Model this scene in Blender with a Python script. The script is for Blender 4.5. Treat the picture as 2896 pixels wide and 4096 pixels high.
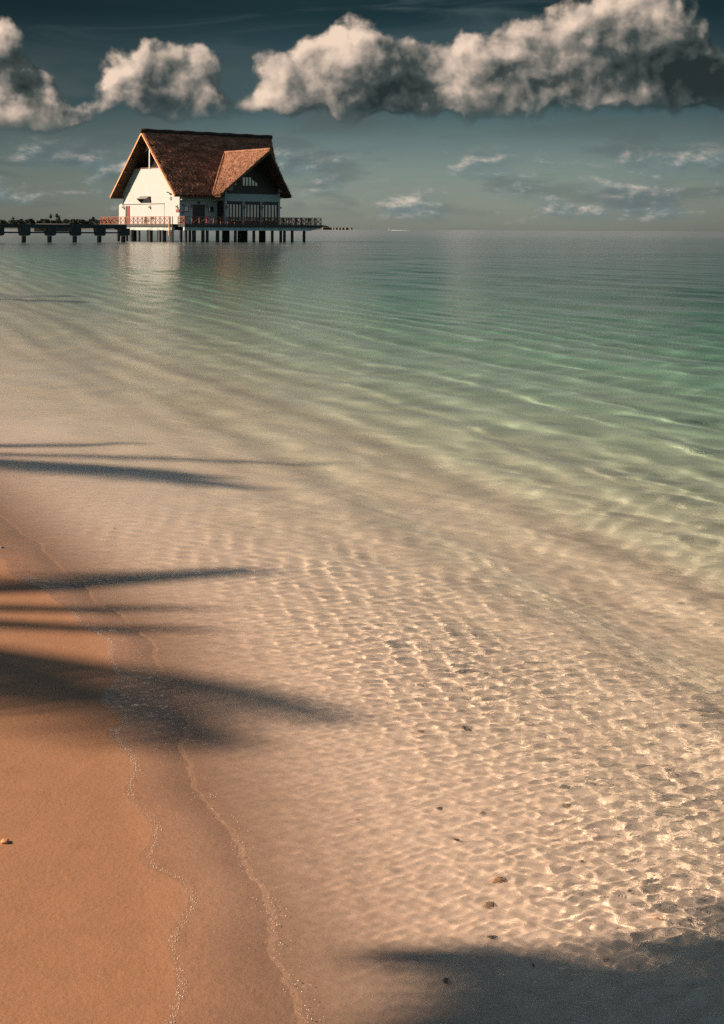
import bpy, bmesh, math, random
import numpy as np
from math import sin, cos, radians, pi, sqrt, atan2, atan, tan
from mathutils import Vector, Matrix

for o in list(bpy.data.objects):
    bpy.data.objects.remove(o)
scene = bpy.context.scene
COL = scene.collection
random.seed(7)

# ------------------------------------------------------------------ camera
CAM_H = 1.9
U = 10.0          # scene units per metre (decimetres: the caustics solver works with absolute lengths)
F_REL = 5689.0 / 4096.0            # focal length in picture heights
cam_d = bpy.data.cameras.new("camera")
cam = bpy.data.objects.new("camera", cam_d)
COL.objects.link(cam)
cam_d.sensor_fit = 'VERTICAL'
cam_d.sensor_height = 36.0
cam_d.lens = 36.0 * F_REL
cam_d.shift_y = -(2048 - 917.3) / 4096.0      # rising-front style: verticals stay vertical
cam_d.clip_start = 0.05
cam_d.clip_end = 60000 * U
cam.location = (0, 0, CAM_H * U)
cam.rotation_euler = (Matrix.Rotation(radians(90), 3, 'X') @ Matrix.Rotation(radians(0.30), 3, 'Z')).to_euler()
scene.camera = cam

# ------------------------------------------------------------------ colour + exposure
scene.view_settings.view_transform = 'Standard'
scene.view_settings.look = 'None'
scene.view_settings.gamma = 1.0
scene.view_settings.exposure = 1.35
cy = scene.cycles
cy.use_denoising = False
cy.max_bounces = 8
cy.transmission_bounces = 8
cy.transparent_max_bounces = 8
cy.caustics_reflective = False
cy.caustics_refractive = True
cy.sample_clamp_indirect = 4.0
cy.use_adaptive_sampling = True
cy.adaptive_threshold = 0.01

# ------------------------------------------------------------------ sun
SUN_EL = radians(30)
SUN_AZ = radians(5)       # light comes from the left (-X), a little from behind the camera
Ldir = Vector((-cos(SUN_AZ) * cos(SUN_EL), -sin(SUN_AZ) * cos(SUN_EL), sin(SUN_EL)))
sun_d = bpy.data.lights.new("sun", 'SUN')
sun_d.energy = 5.0
sun_d.angle = radians(0.75)
sun_d.color = (1.0, 0.80, 0.60)
sun = bpy.data.objects.new("sun", sun_d)
sun.rotation_euler = Ldir.to_track_quat('Z', 'Y').to_euler()
COL.objects.link(sun)
sun_d.cycles.is_caustics_light = True


# ------------------------------------------------------------------ node helper
class NT:
    def __init__(self, tree):
        self.t = tree
        self.n = tree.nodes
        self.l = tree.links

    def put(self, sock, v):
        if isinstance(v, bpy.types.NodeSocket):
            self.l.new(v, sock)
        elif v is not None:
            sock.default_value = v

    def new(self, typ, **kw):
        nd = self.n.new(typ)
        for k, v in kw.items():
            setattr(nd, k, v)
        return nd

    def m(self, op, a, b=None, c=None, clamp=False):
        nd = self.n.new('ShaderNodeMath')
        nd.operation = op
        nd.use_clamp = clamp
        self.put(nd.inputs[0], a)
        if b is not None: self.put(nd.inputs[1], b)
        if c is not None: self.put(nd.inputs[2], c)
        return nd.outputs[0]

    def vm(self, op, a, b=None, s=None):
        nd = self.n.new('ShaderNodeVectorMath')
        nd.operation = op
        self.put(nd.inputs[0], a)
        if b is not None: self.put(nd.inputs[1], b)
        if s is not None: self.put(nd.inputs['Scale'], s)
        return nd.outputs[0]

    def comb(self, x, y, z=0.0):
        nd = self.n.new('ShaderNodeCombineXYZ')
        for i, v in enumerate((x, y, z)): self.put(nd.inputs[i], v)
        return nd.outputs[0]

    def sep(self, v):
        nd = self.n.new('ShaderNodeSeparateXYZ')
        self.put(nd.inputs[0], v)
        return nd.outputs

    def noise(self, vec, scale, detail=4, rough=0.5, dist=0.0, dims='3D'):
        nd = self.n.new('ShaderNodeTexNoise')
        nd.noise_dimensions = dims
        self.put(nd.inputs['Vector'], vec)
        self.put(nd.inputs['Scale'], scale)
        nd.inputs['Detail'].default_value = detail
        nd.inputs['Roughness'].default_value = rough
        nd.inputs['Distortion'].default_value = dist
        return nd.outputs['Fac']

    def voro(self, vec, scale, smooth=0.6, feature='SMOOTH_F1', dims='2D'):
        nd = self.n.new('ShaderNodeTexVoronoi')
        nd.voronoi_dimensions = dims
        nd.feature = feature
        self.put(nd.inputs['Vector'], vec)
        self.put(nd.inputs['Scale'], scale)
        if feature == 'SMOOTH_F1': nd.inputs['Smoothness'].default_value = smooth
        return nd.outputs['Distance']

    def ramp(self, fac, stops, interp='LINEAR'):
        nd = self.n.new('ShaderNodeValToRGB')
        self.put(nd.inputs[0], fac)
        cr = nd.color_ramp
        cr.interpolation = interp
        while len(cr.elements) < len(stops): cr.elements.new(0.5)
        for e, (p, c) in zip(cr.elements, stops):
            e.position = p
            e.color = (*c, 1) if len(c) == 3 else c
        return nd.outputs[0]

    def mix(self, fac, a, b, mode='MIX', clampf=True):
        nd = self.n.new('ShaderNodeMix')
        nd.data_type = 'RGBA'
        nd.blend_type = mode
        nd.clamp_factor = clampf
        self.put(nd.inputs[0], fac)
        self.put(nd.inputs[6], (*a, 1) if isinstance(a, tuple) and len(a) == 3 else a)
        self.put(nd.inputs[7], (*b, 1) if isinstance(b, tuple) and len(b) == 3 else b)
        return nd.outputs[2]

    def sstep(self, x, lo, hi):
        nd = self.n.new('ShaderNodeMapRange')
        nd.interpolation_type = 'SMOOTHSTEP'
        self.put(nd.inputs[0], x)
        self.put(nd.inputs[1], lo)
        self.put(nd.inputs[2], hi)
        return nd.outputs[0]


# ------------------------------------------------------------------ sky: Nishita + cumulus
world = bpy.data.worlds.new("World")
scene.world = world
world.use_nodes = True
wt = world.node_tree
wt.nodes.clear()
W = NT(wt)
out = W.new('ShaderNodeOutputWorld')
bg = W.new('ShaderNodeBackground')
bg.inputs['Strength'].default_value = 0.10
wt.links.new(bg.outputs[0], out.inputs[0])
sky = W.new('ShaderNodeTexSky', sky_type='NISHITA')
sky.sun_disc = False
sky.sun_elevation = SUN_EL
sky.sun_rotation = atan2(Ldir.x, Ldir.y)
tc = W.new('ShaderNodeTexCoord')
dx, dy, dz = W.sep(W.vm('NORMALIZE', tc.outputs['Generated']))
az = W.m('ARCTAN2', dx, dy)
el = W.m('ARCSINE', dz)

# big cumulus masses: (azimuth, elevation, half width, half height, weight, darkness), in radians
BL = [
    # tall tower on the right and its dark flank
    (.196, .150, .030, .036, 1.25, 0), (.165, .132, .036, .030, 1.15, 0), (.130, .120, .036, .030, 1.05, 0), (.205, .118, .034, .026, 1.1, .45),
    (.165, .100, .060, .018, 1.1, .25), (.225, .096, .042, .016, 1.2, 1.0), (.262, .100, .050, .020, 1.2, 1.15), (.300, .108, .050, .026, 1.0, 1.0), (.226, .128, .020, .020, .8, .7),
    # centre
    (.085, .114, .030, .024, .95, .15), (.060, .100, .030, .022, .85, .1), (.104, .094, .040, .014, .9, .2), (.050, .084, .060, .010, .85, .1), (.066, .124, .014, .012, .5, .8), (.100, .108, .016, .006, .5, 1.3),
    # left centre cumulus
    (-.014, .130, .026, .020, 1.1, 0), (-.040, .118, .030, .022, 1.05, 0), (.016, .118, .034, .024, 1.0, .25), (-.052, .100, .022, .018, .9, 0), (-.020, .088, .040, .013, .95, .1), (.014, .098, .030, .018, .8, .5),
    # left cloud
    (-.170, .104, .018, .022, .95, 0), (-.146, .116, .030, .018, .85, .45), (-.140, .092, .036, .018, .9, .2), (-.112, .112, .016, .022, .7, .4), (-.100, .090, .020, .012, .75, .2), (-.118, .080, .038, .009, .85, .2), (-.070, .084, .022, .007, .62, .25), 
    # far left, upper dark one and lower bright bank
    (-.256, .136, .020, .018, 1.0, .6), (-.252, .114, .026, .016, 1.05, .7), (-.226, .103, .020, .009, .8, .8), (-.255, .080, .032, .016, 1.35, -.5), (-.222, .078, .030, .015, 1.3, -.45), (-.194, .078, .016, .010, .8, .2),
    # beyond the frame
    (-.33, .12, .05, .04, 1.0, .3), (.36, .12, .06, .04, .9, .4), (-.50, .10, .12, .04, .9, .3), (.55, .09, .14, .04, .9, .3), (-.9, .12, .2, .05, .9, .3), (.95, .1, .2, .05, .9, .3),
]


def blob_group():
    g = bpy.data.node_groups.new("cloud_density", 'ShaderNodeTree')
    g.interface.new_socket('P', in_out='INPUT', socket_type='NodeSocketVector')
    for nm in 'DBKF':
        g.interface.new_socket(nm, in_out='OUTPUT', socket_type='NodeSocketFloat')
    G = NT(g)
    gi = G.new('NodeGroupInput')
    go = G.new('NodeGroupOutput')
    P = gi.outputs[0]
    nz = G.n.new('ShaderNodeTexNoise')
    nz.noise_dimensions = '2D'
    G.put(nz.inputs['Vector'], P); nz.inputs['Scale'].default_value = 30; nz.inputs['Detail'].default_value = 4
    wv = G.vm('SCALE', G.vm('SUBTRACT', nz.outputs['Color'], (.5, .5, .5)), s=.030)
    Q = G.vm('ADD', P, wv)
    x, y, _ = G.sep(Q)
    tot = None; dk = None
    for (a, e, rx, ry, w, k) in BL:
        dxn = G.m('MULTIPLY', G.m('SUBTRACT', x, a), 1 / rx)
        dyn = G.m('MULTIPLY', G.m('SUBTRACT', y, e), 1 / ry)
        r2 = G.m('ADD', G.m('MULTIPLY', dxn, dxn), G.m('MULTIPLY', dyn, dyn))
        v = G.m('MULTIPLY', G.m('EXPONENT', G.m('MULTIPLY', r2, -1.15)), w)
        tot = v if tot is None else G.m('ADD', tot, v)
        if k:
            vk = G.m('MULTIPLY', v, k)
            dk = vk if dk is None else G.m('ADD', dk, vk)
    px, py, _ = G.sep(P)
    bn = G.m('MULTIPLY', G.noise(P, 16, 6, .6, dims='2D'), .024)
    lift = G.m('MULTIPLY', G.sstep(px, -.20, -.15), .010)
    lo_ = G.m('ADD', G.m('ADD', .040, bn), lift)
    base = G.sstep(py, lo_, G.m('ADD', lo_, .032))
    big = G.m('MINIMUM', tot, 1.25)
    puff = G.m('SUBTRACT', 1.0, G.m('MULTIPLY', G.voro(Q, 70, .8), 1.6))
    puff2 = G.m('SUBTRACT', 1.0, G.m('MULTIPLY', G.voro(Q, 170, .7), 1.6))
    fb = G.noise(P, 34, 8, .52, .15, dims='2D')
    d = G.m('ADD', big, G.m('MULTIPLY', G.m('SUBTRACT', fb, .5), 1.0))
    d = G.m('ADD', d, G.m('MULTIPLY', G.m('SUBTRACT', puff, .5), .20))
    d = G.m('ADD', d, G.m('MULTIPLY', G.m('SUBTRACT', puff2, .5), .07))
    G.put(go.inputs[0], d)
    G.put(go.inputs[1], big)
    G.put(go.inputs[2], dk)
    G.put(go.inputs[3], base)
    return g


CG = blob_group()


def cloud(P):
    nd = W.new('ShaderNodeGroup')
    nd.node_tree = CG
    W.put(nd.inputs[0], P)
    return nd.outputs


P0 = W.comb(az, el)
D0, B0, K0, F0 = cloud(P0)
D1, B1, K1, F1 = cloud(W.vm('ADD', P0, (-.0060, .0050, 0)))      # a step towards the sun
D2, B2, K2, F2 = cloud(W.vm('ADD', P0, (-.022, .018, 0)))        # a long step: body shading
loww = W.m('SUBTRACT', 1.0, W.sstep(el, .068, .100))
mask = W.m('MULTIPLY', W.sstep(D0, W.m('ADD', .44, W.m('MULTIPLY', loww, .08)), W.m('ADD', .86, W.m('MULTIPLY', loww, .50))), F0)
fine = W.m('MULTIPLY', W.m('SUBTRACT', D0, D1), .50)
body = W.m('MULTIPLY', W.m('SUBTRACT', D0, D2), .34)
lown = W.m('MULTIPLY', W.m('SUBTRACT', W.noise(P0, 19, 4, .5, .2, dims='2D'), .50), .85)
lit = W.m('ADD', W.m('ADD', W.m('ADD', fine, body), lown), .40)
# the undersides and the flanks away from the sun stay dark
lit = W.m('SUBTRACT', lit, W.m('MULTIPLY', K0, .24))
lit = W.m('SUBTRACT', lit, W.m('MULTIPLY', W.m('SUBTRACT', 1.0, F0), .25), clamp=True)
CS = .50
ccol = W.ramp(lit, [(0.0, tuple(CS * q for q in (.17, .24, .245))), (.25, tuple(CS * q for q in (.50, .62, .60))), (.48, tuple(CS * q for q in (1.9, 1.72, 1.5))), (.72, tuple(CS * q for q in (4.4, 3.5, 2.85))), (1.0, tuple(CS * q for q in (7.0, 5.4, 4.2)))])

# small distant cumulus low over the horizon, in rows that flatten with distance
Pl = W.comb(W.m('ADD', az, .31), W.m('MULTIPLY', el, 2.3))
n1 = W.m('ADD', W.m('MULTIPLY', W.noise(Pl, 15, 9, .60, .1, dims='2D'), .75), W.m('MULTIPLY', W.noise(Pl, 5, 2, .5, 0, dims='2D'), .25))
Pl2 = W.vm('ADD', Pl, (-.004, .009, 0))
n1b = W.m('ADD', W.m('MULTIPLY', W.noise(Pl2, 15, 9, .60, .1, dims='2D'), .75), W.m('MULTIPLY', W.noise(Pl2, 5, 2, .5, 0, dims='2D'), .25))
row = W.m('MULTIPLY', W.sstep(el, .002, .014), W.m('SUBTRACT', 1.0, W.sstep(el, .046, .066)))
msk2 = W.m('MULTIPLY', W.sstep(n1, .445, .64), row)
l2 = W.m('ADD', W.m('MULTIPLY', W.m('SUBTRACT', n1, n1b), 5.0), .36, clamp=True)
c2 = W.ramp(l2, [(0.0, (.42, .62, .68)), (.45, (.70, .92, .95)), (.75, (1.7, 1.6, 1.45)), (1.0, (2.8, 2.35, 2.0))])

# thin high cirrus streaks
Pc = W.comb(az, W.m('MULTIPLY', el, 7.0))
ci = W.m('MULTIPLY', W.sstep(W.noise(Pc, 6, 6, .55, .8, dims='2D'), .50, .80), W.sstep(el, .10, .16))

# clear sky: Nishita, its blue pulled to the slate teal of a polarised tropical evening
hs = W.new('ShaderNodeHueSaturation')
hs.inputs['Saturation'].default_value = .52
wt.links.new(sky.outputs[0], hs.inputs['Color'])
GS = .475
grade = W.ramp(W.m('MULTIPLY', el, 5.0, clamp=True), [(p_, tuple(GS * q for q in c_)) for p_, c_ in ((0.0, (.64, .70, .68)), (.20, (.40, .49, .49)), (.42, (.125, .205, .225)), (.75, (.030, .066, .072)), (1.0, (.024, .054, .060)))])
grade = W.mix(W.sstep(el, .22, .50), grade, (.20, .28, .30))  # sky above the view lifted as added ambient fill
base_sky = W.mix(1.0, hs.outputs[0], grade, 'MULTIPLY')
# sides dimmed like a vignette; added bright sky behind the camera fills the shaded walls
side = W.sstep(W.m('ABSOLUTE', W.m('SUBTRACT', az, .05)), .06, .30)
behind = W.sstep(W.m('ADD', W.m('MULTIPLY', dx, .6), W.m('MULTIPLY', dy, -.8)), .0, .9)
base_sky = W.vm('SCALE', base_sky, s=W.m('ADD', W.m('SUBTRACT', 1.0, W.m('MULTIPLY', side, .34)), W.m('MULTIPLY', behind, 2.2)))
c = W.mix(W.m('MULTIPLY', ci, .22), base_sky, (.7, .95, 1.0))
c = W.mix(W.m('MULTIPLY', msk2, .75), c, c2)
# grey fair-weather streaks low over the sea
st = W.m('MULTIPLY', W.sstep(W.noise(W.comb(az, W.m('MULTIPLY', el, 4.5)), 13, 7, .55, .2, dims='2D'), .48, .66), W.m('MULTIPLY', W.sstep(el, .004, .02), W.m('SUBTRACT', 1.0, W.sstep(el, .060, .085))))
c = W.mix(W.m('MULTIPLY', st, .38), c, (.36, .46, .48))
# a grey stratus veil hangs under and between the cumulus
veil = W.m('MULTIPLY', W.m('MULTIPLY', W.sstep(el, .058, .078), W.m('SUBTRACT', 1.0, W.sstep(el, .092, .135))), W.sstep(W.noise(W.comb(az, W.m('MULTIPLY', el, 3.0)), 10, 5, .5, .3, dims='2D'), .36, .62))
c = W.mix(W.m('MULTIPLY', veil, .55), c, (.34, .42, .42))
c = W.mix(W.m('MULTIPLY', mask, .97), c, ccol)
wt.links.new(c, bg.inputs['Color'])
world.cycles.sampling_method = 'MANUAL'
world.cycles.sample_map_resolution = 1024


# ------------------------------------------------------------------ ground / water shapes
def smooth(x, a, b):
    t = np.clip((x - a) / (b - a), 0, 1)
    return t * t * (3 - 2 * t)


_rs = np.random.RandomState(11)


def wsum(X, Y, comps, keep=None):
    h = np.zeros_like(X)
    for i, (kx, ky, ph, a) in enumerate(comps):
        t = a * np.sin(kx * X + ky * Y + ph)
        h += t if keep is None else t * keep[i]
    return h


def comps(n, l0, l1, slope, dirc, spread, seed):
    r = np.random.RandomState(seed)
    o = []
    for i in range(n):
        lam = l0 * (l1 / l0) ** ((i + r.rand() * .8) / n)
        k = 2 * pi / lam
        th = dirc + r.randn() * spread
        o.append((k * cos(th), k * sin(th), r.rand() * 2 * pi, slope / k))
    return o


C_SHORE = comps(8, .8, 6, .05, .2, 1.0, 3)
C_BED = comps(10, .25, 1.4, .016, .25, .35, 5)
C_LOBE = comps(7, .35, 1.6, .06, 1.3, .6, 8)


def shore_x(Y):
    return .447 - .26 * np.minimum(Y, 6.6) - .50 * np.maximum(Y - 6.6, 0)


def deep_x(Y):
    return np.maximum(5.1 - .39 * Y, shore_x(Y) + 1.6)


def bed_z(X, Y):
    xs = shore_x(Y)
    xd = deep_x(Y)
    q = (X - xs) / (xd - xs)
    t = X - xd
    d = .028 * np.clip(X - xs, 0, 2) + .24 * np.clip(q, 0, 1) ** 1.5
    d = d + .11 * np.clip(t, 0, 4) + .09 * np.clip(t - 4, 0, 30)
    z = -d
    up = np.clip(xs - X, 0, None)
    z = z + .05 * np.minimum(up, 3) + .09 * np.clip(up - 3, 0, 12)
    s = X - xd + 3.4 + wsum(X, Y, C_SHORE) * .5
    w = smooth(s, .9, 2.4) * (1 - smooth(s, 9, 16))
    bar = np.sin(2 * pi * (s / .62 + .25 * np.sin(Y * .35))) * .018 + np.sin(2 * pi * s / 1.45 + .8) * .022
    z = z + w * bar
    near = 1 - smooth(np.hypot(X, Y), 30, 60)
    z = z + wsum(X, Y, C_BED) * .35 * smooth(s, -.2, 1.0) * near
    return z


W_SMALL = comps(40, .032, .15, .034, .9, 1.3, 21)
W_MID = comps(26, .13, .8, .021, .2, .8, 22)
W_LONG = comps(22, .6, 5, .0115, .35, .55, 23)
W_FAR = comps(8, 8, 40, .004, -.4, .5, 24)


def row_step(y, r0, r1, r2):
    return np.interp(np.log(y), np.log([7, 14, 110, 180]), [r0, r1, r1, r2])


def polar_rows(y0, y1, r0, r1, r2):
    ys = [y0]
    while ys[-1] < y1:
        y = ys[-1]
        ys.append(y * (1 + row_step(y, r0, r1, r2)))
    return np.array(ys)


def sheet(name, ys, us, wing, zf, mat, pick=None):
    """A sheet whose cells grow with distance; us in -1..1 -> x."""
    core = .43 * np.maximum(ys, 1.5)[:, None] * us[None, :] / .8
    side = np.sign(us) * np.clip((np.abs(us) - .8) / .2, 0, 1) ** 3
    X = np.where(np.abs(us)[None, :] <= .8, core, np.sign(us)[None, :] * .43 * np.maximum(ys, 1.5)[:, None]) + side[None, :] * (wing + 1.6 * np.abs(ys)[:, None])
    Y = np.repeat(ys[:, None], len(us), 1)
    Z, rough = zf(X, Y)
    n, mcol = X.shape
    co = np.stack([X, Y, Z], -1).reshape(-1, 3).astype(np.float32)
    idx = np.arange(n * mcol).reshape(n, mcol)
    q = np.stack([idx[:-1, :-1], idx[:-1, 1:], idx[1:, 1:], idx[1:, :-1]], -1).reshape(-1, 4)
    dep = None
    if rough is not None:
        dep = (Z - bed_z(X, np.maximum(Y, -60.0)))
        if pick is not None:
            q = q[pick(dep.ravel()[q].mean(1))]
            used, inv = np.unique(q, return_inverse=True)
            co = co[used]; q = inv.reshape(-1, 4)
            rough = rough.ravel()[used]; dep = dep.ravel()[used]
    me = bpy.data.meshes.new(name)
    me.vertices.add(len(co)); me.vertices.foreach_set('co', co.ravel())
    me.loops.add(q.size); me.loops.foreach_set('vertex_index', q.ravel().astype(np.int32))
    me.polygons.add(len(q))
    me.polygons.foreach_set('loop_start', np.arange(0, q.size, 4, dtype=np.int32))
    me.polygons.foreach_set('use_smooth', np.ones(len(q), bool))
    me.update(calc_edges=True)
    if rough is not None:
        at = me.attributes.new('chop', 'FLOAT', 'POINT')
        at.data.foreach_set('value', rough.ravel().astype(np.float32))
        at = me.attributes.new('depth', 'FLOAT', 'POINT')
        at.data.foreach_set('value', np.clip(dep.ravel(), 0, 9).astype(np.float32))
    ob = bpy.data.objects.new(name, me)
    COL.objects.link(ob)
    me.materials.append(mat)
    ob['kind'] = 'structure'
    return ob


def us_core(n, m):
    c = np.linspace(-.8, .8, n)
    s = np.linspace(.8, 1, m + 1)[1:]
    return np.concatenate([-s[::-1], c, s])


def mat(name):
    m = bpy.data.materials.new(name)
    m.use_nodes = True
    m.node_tree.nodes.clear()
    T = NT(m.node_tree)
    o = T.new('ShaderNodeOutputMaterial')
    b = T.new('ShaderNodeBsdfPrincipled')
    m.node_tree.links.new(b.outputs[0], o.inputs[0])
    return m, T, b, o


# sand of the beach and the sea bed
m_sand, T, b, o = mat('sand')
geo = T.new('ShaderNodeNewGeometry')
P = T.vm('SCALE', geo.outputs['Position'], s=1 / U)
x, y, z = T.sep(P)
g1 = T.noise(P, 420, 3, .7)
g2 = T.noise(P, 60, 4, .6)
g3 = T.noise(P, 2.2, 5, .55)
g4 = T.noise(T.comb(T.m('MULTIPLY', x, .6), y, z), 9, 4, .6)
wetl = T.sstep(z, -.01, .10)
g5 = T.noise(T.comb(T.m('MULTIPLY', x, 1.0), T.m('MULTIPLY', y, .55), z), 5.5, 6, .62, .6)
col = T.mix(T.m('ADD', T.m('MULTIPLY', g3, .45), T.m('MULTIPLY', g5, .55)), (.82, .57, .435), (1.0, .71, .56))
col = T.mix(T.sstep(g1, .30, .62), T.mix(.40, col, (.22, .14, .09)), col)
col = T.mix(T.m('MULTIPLY', T.sstep(g2, .56, .72), .25), col, (.42, .29, .19))
col = T.mix(T.m('MULTIPLY', T.sstep(g4, .5, .75), .18), col, (.50, .34, .22))
col = T.mix(T.sstep(z, -.06, .004), col, T.mix(1.0, col, (.31, .215, .148), 'MULTIPLY'))
# bed turns darker and greener with depth
deepf = T.m('SUBTRACT', 1.0, T.sstep(z, -2.4, -.8))
col = T.mix(T.m('MULTIPLY', deepf, .6), col, (.20, .22, .16))
T.put(b.inputs['Base Color'], col)
T.put(b.inputs['Roughness'], T.m('ADD', .42, T.m('MULTIPLY', g1, .25)))
b.inputs['Specular IOR Level'].default_value = .35
bp = T.new('ShaderNodeBump')
bp.inputs['Strength'].default_value = .55
bp.inputs['Distance'].default_value = .004 * U
T.put(bp.inputs['Height'], T.m('ADD', T.m('MULTIPLY', g1, .35), T.m('ADD', T.m('MULTIPLY', g2, .8), T.m('ADD', T.m('MULTIPLY', g4, 2.0), T.m('MULTIPLY', g5, 1.8)))))
T.put(b.inputs['Normal'], bp.outputs[0])

# clear lagoon water: its colour deepens with the depth of the column below (Beer-Lambert)
def water_mat(name, film):
    m = bpy.data.materials.new(name)
    m.use_nodes = True
    m.node_tree.nodes.clear()
    T = NT(m.node_tree)
    o = T.new('ShaderNodeOutputMaterial')
    chop = T.new('ShaderNodeAttribute', attribute_name='chop').outputs['Fac']
    dep = T.new('ShaderNodeAttribute', attribute_name='depth').outputs['Fac']
    tr = [T.m('EXPONENT', T.m('MULTIPLY', dep, -k)) for k in (.80, .25, .33)]
    if film:
        fd = T.m('SUBTRACT', 1.0, T.m('MULTIPLY', T.sstep(dep, 0.0, .011), .24))
        tr = [T.m('MULTIPLY', q, fd) for q in tr]
    cc = T.new('ShaderNodeCombineColor')
    for i in range(3): T.put(cc.inputs[i], tr[i])
    # capillary wrinkles, strongest in the thin water near the beach
    P = T.vm('SCALE', T.new('ShaderNodeNewGeometry').outputs['Position'], s=1 / U)
    nz = T.m('ADD', T.noise(T.vm('MULTIPLY', P, (1, .75, 1)), 34, 4, .6, .6), T.m('MULTIPLY', T.noise(P, 11, 3, .55, .5), 1.6))
    bp = T.new('ShaderNodeBump')
    bp.inputs['Distance'].default_value = .006 * U
    T.put(bp.inputs['Strength'], T.m('MULTIPLY', T.m('SUBTRACT', .8, T.m('MULTIPLY', T.sstep(dep, .10, .5), .45)), T.m('SUBTRACT', 1.0, T.m('MULTIPLY', T.sstep(T.sep(P)[1], 14, 55), .92))))
    T.put(bp.inputs['Height'], nz)
    fr = T.new('ShaderNodeFresnel')
    T.put(fr.inputs['Normal'], bp.outputs[0])
    bf = T.new('ShaderNodeNewGeometry').outputs['Backfacing']
    # for the thin film both faces meet air, so neither side may reflect totally
    T.put(fr.inputs['IOR'], T.m('SUBTRACT', 1.33, T.m('MULTIPLY', bf, 1.33 - 1 / 1.33)) if film else 1.33)
    gl = T.new('ShaderNodeBsdfGlossy')
    gl.inputs['Color'].default_value = (1, 1, 1, 1)
    T.put(gl.inputs['Roughness'], chop)
    T.put(gl.inputs['Normal'], bp.outputs[0])
    if film:
        rf = T.new('ShaderNodeBsdfTransparent')
    else:
        rf = T.new('ShaderNodeBsdfRefraction')
        rf.inputs['IOR'].default_value = 1.33
        rf.inputs['Roughness'].default_value = 0.0
        T.put(rf.inputs['Normal'], bp.outputs[0])
    T.put(rf.inputs['Color'], cc.outputs[0])
    mx = T.new('ShaderNodeMixShader')
    T.put(mx.inputs[0], T.m('MULTIPLY', fr.outputs[0], .96))
    m.node_tree.links.new(rf.outputs[0], mx.inputs[1])
    m.node_tree.links.new(gl.outputs[0], mx.inputs[2])
    m.node_tree.links.new(mx.outputs[0], o.inputs['Surface'])
    return m


m_water = water_mat('lagoon_water', False)
m_film = water_mat('swash_film', True)

FILM = .011
WR = (.0012, .0042, .018)
rows = polar_rows(2.3, 12000, *WR)
back = np.array([-60, -30, -12, -5, -2, -.6, .2, .8, 1.3, 1.7, 2.0, 2.2])
rows_all = np.concatenate([back, rows])


def bed_f(X, Y):
    return bed_z(X, np.maximum(Y, -60.0)), None


def water_f(X, Y):
    xs = shore_x(Y)
    s = X - xs
    s2 = X - deep_x(Y) + 3.4
    dyg = row_step(np.maximum(Y, 1), *WR) * np.maximum(Y, 2.0)
    h = np.zeros_like(X)
    var = np.zeros_like(X)
    shal = .25 + .75 * smooth(s, .2, 2.4)
    edge = 1 + .9 * np.exp(-((s - .30) / .22) ** 2) * (Y < 12)
    patchy = np.sin(X * 2.1 + Y * 1.3 + np.sin(Y * 1.7)) * np.sin(X * .9 - Y * 1.9 + 1.2)
    zb = np.minimum(bed_z(X, np.maximum(Y, -60.0)), -.005)
    calm = np.interp(np.log(np.maximum(Y, 1)), np.log([12, 28, 60, 230, 500]), [1, .60, .18, .13, .5])
    for cs, k0, k1 in ((W_SMALL, None, None), (W_MID, None, None), (W_LONG, None, None), (W_FAR, None, None)):
        for (kx, ky, ph, a) in cs:
            k = math.hypot(kx, ky)
            lam = 2 * pi / k
            keep = 1 - smooth(dyg, lam / 8, lam / 4)
            if cs is W_SMALL:
                w = (.74 + .22 * patchy) * (.38 + .62 * smooth(-zb, .03, .11)) * np.clip(.11 / (-zb + .015), .34, 1.35) * smooth(s, .05, .7) * calm
            elif cs is W_MID:
                w = (.06 + .42 * smooth(s, .8, 2.6) + .34 * smooth(s2, 2.4, 4.4)) * calm
            else:
                w = shal * smooth(s, -.5, 4) * (.55 + .45 * calm)
            h += a * w * keep * np.sin(kx * X + ky * Y + ph)
            var += .5 * (a * k * w) ** 2 * (1 - keep ** 2)
    # small swells running up the beach, parallel to it
    sw = (s2 + .15 * np.sin(Y * .6)) / 1.0
    h += .006 * smooth(s2, .5, 2.0) * (1 - smooth(s2, 10, 20)) * np.sin(2 * pi * sw / .85 + .7 * np.sin(Y * .4 + .5 * X))
    # swash tongues and the little bore behind them
    h += wsum(X, Y, C_LOBE) * .16 * np.exp(-(s / .5) ** 2)
    bore = .34 + .10 * np.sin(Y * 2.6 + 1) + .06 * np.sin(Y * 7.1)
    h += .004 * smooth(-s, -.25, .1) * 0
    rough = np.sqrt(np.minimum(np.sqrt(2 * var) * .75, .2))
    return h, np.clip(rough, 0.0, .42)


bed = sheet('sea_bed', np.concatenate([back, polar_rows(2.3, 12000, .006, .010, .03)]), us_core(560, 30), 60, bed_f, m_sand)
water = sheet('water', rows_all, us_core(900, 40), 60, water_f, m_water, lambda d: d > FILM)
film = sheet('water_film', rows_all, us_core(900, 40), 60, water_f, m_film, lambda d: (d <= FILM) & (d > -.05))
water.cycles.is_caustics_caster = True
bed.cycles.is_caustics_receiver = True
for o_ in (bed, water, film): o_.scale = (U, U, U)

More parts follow.
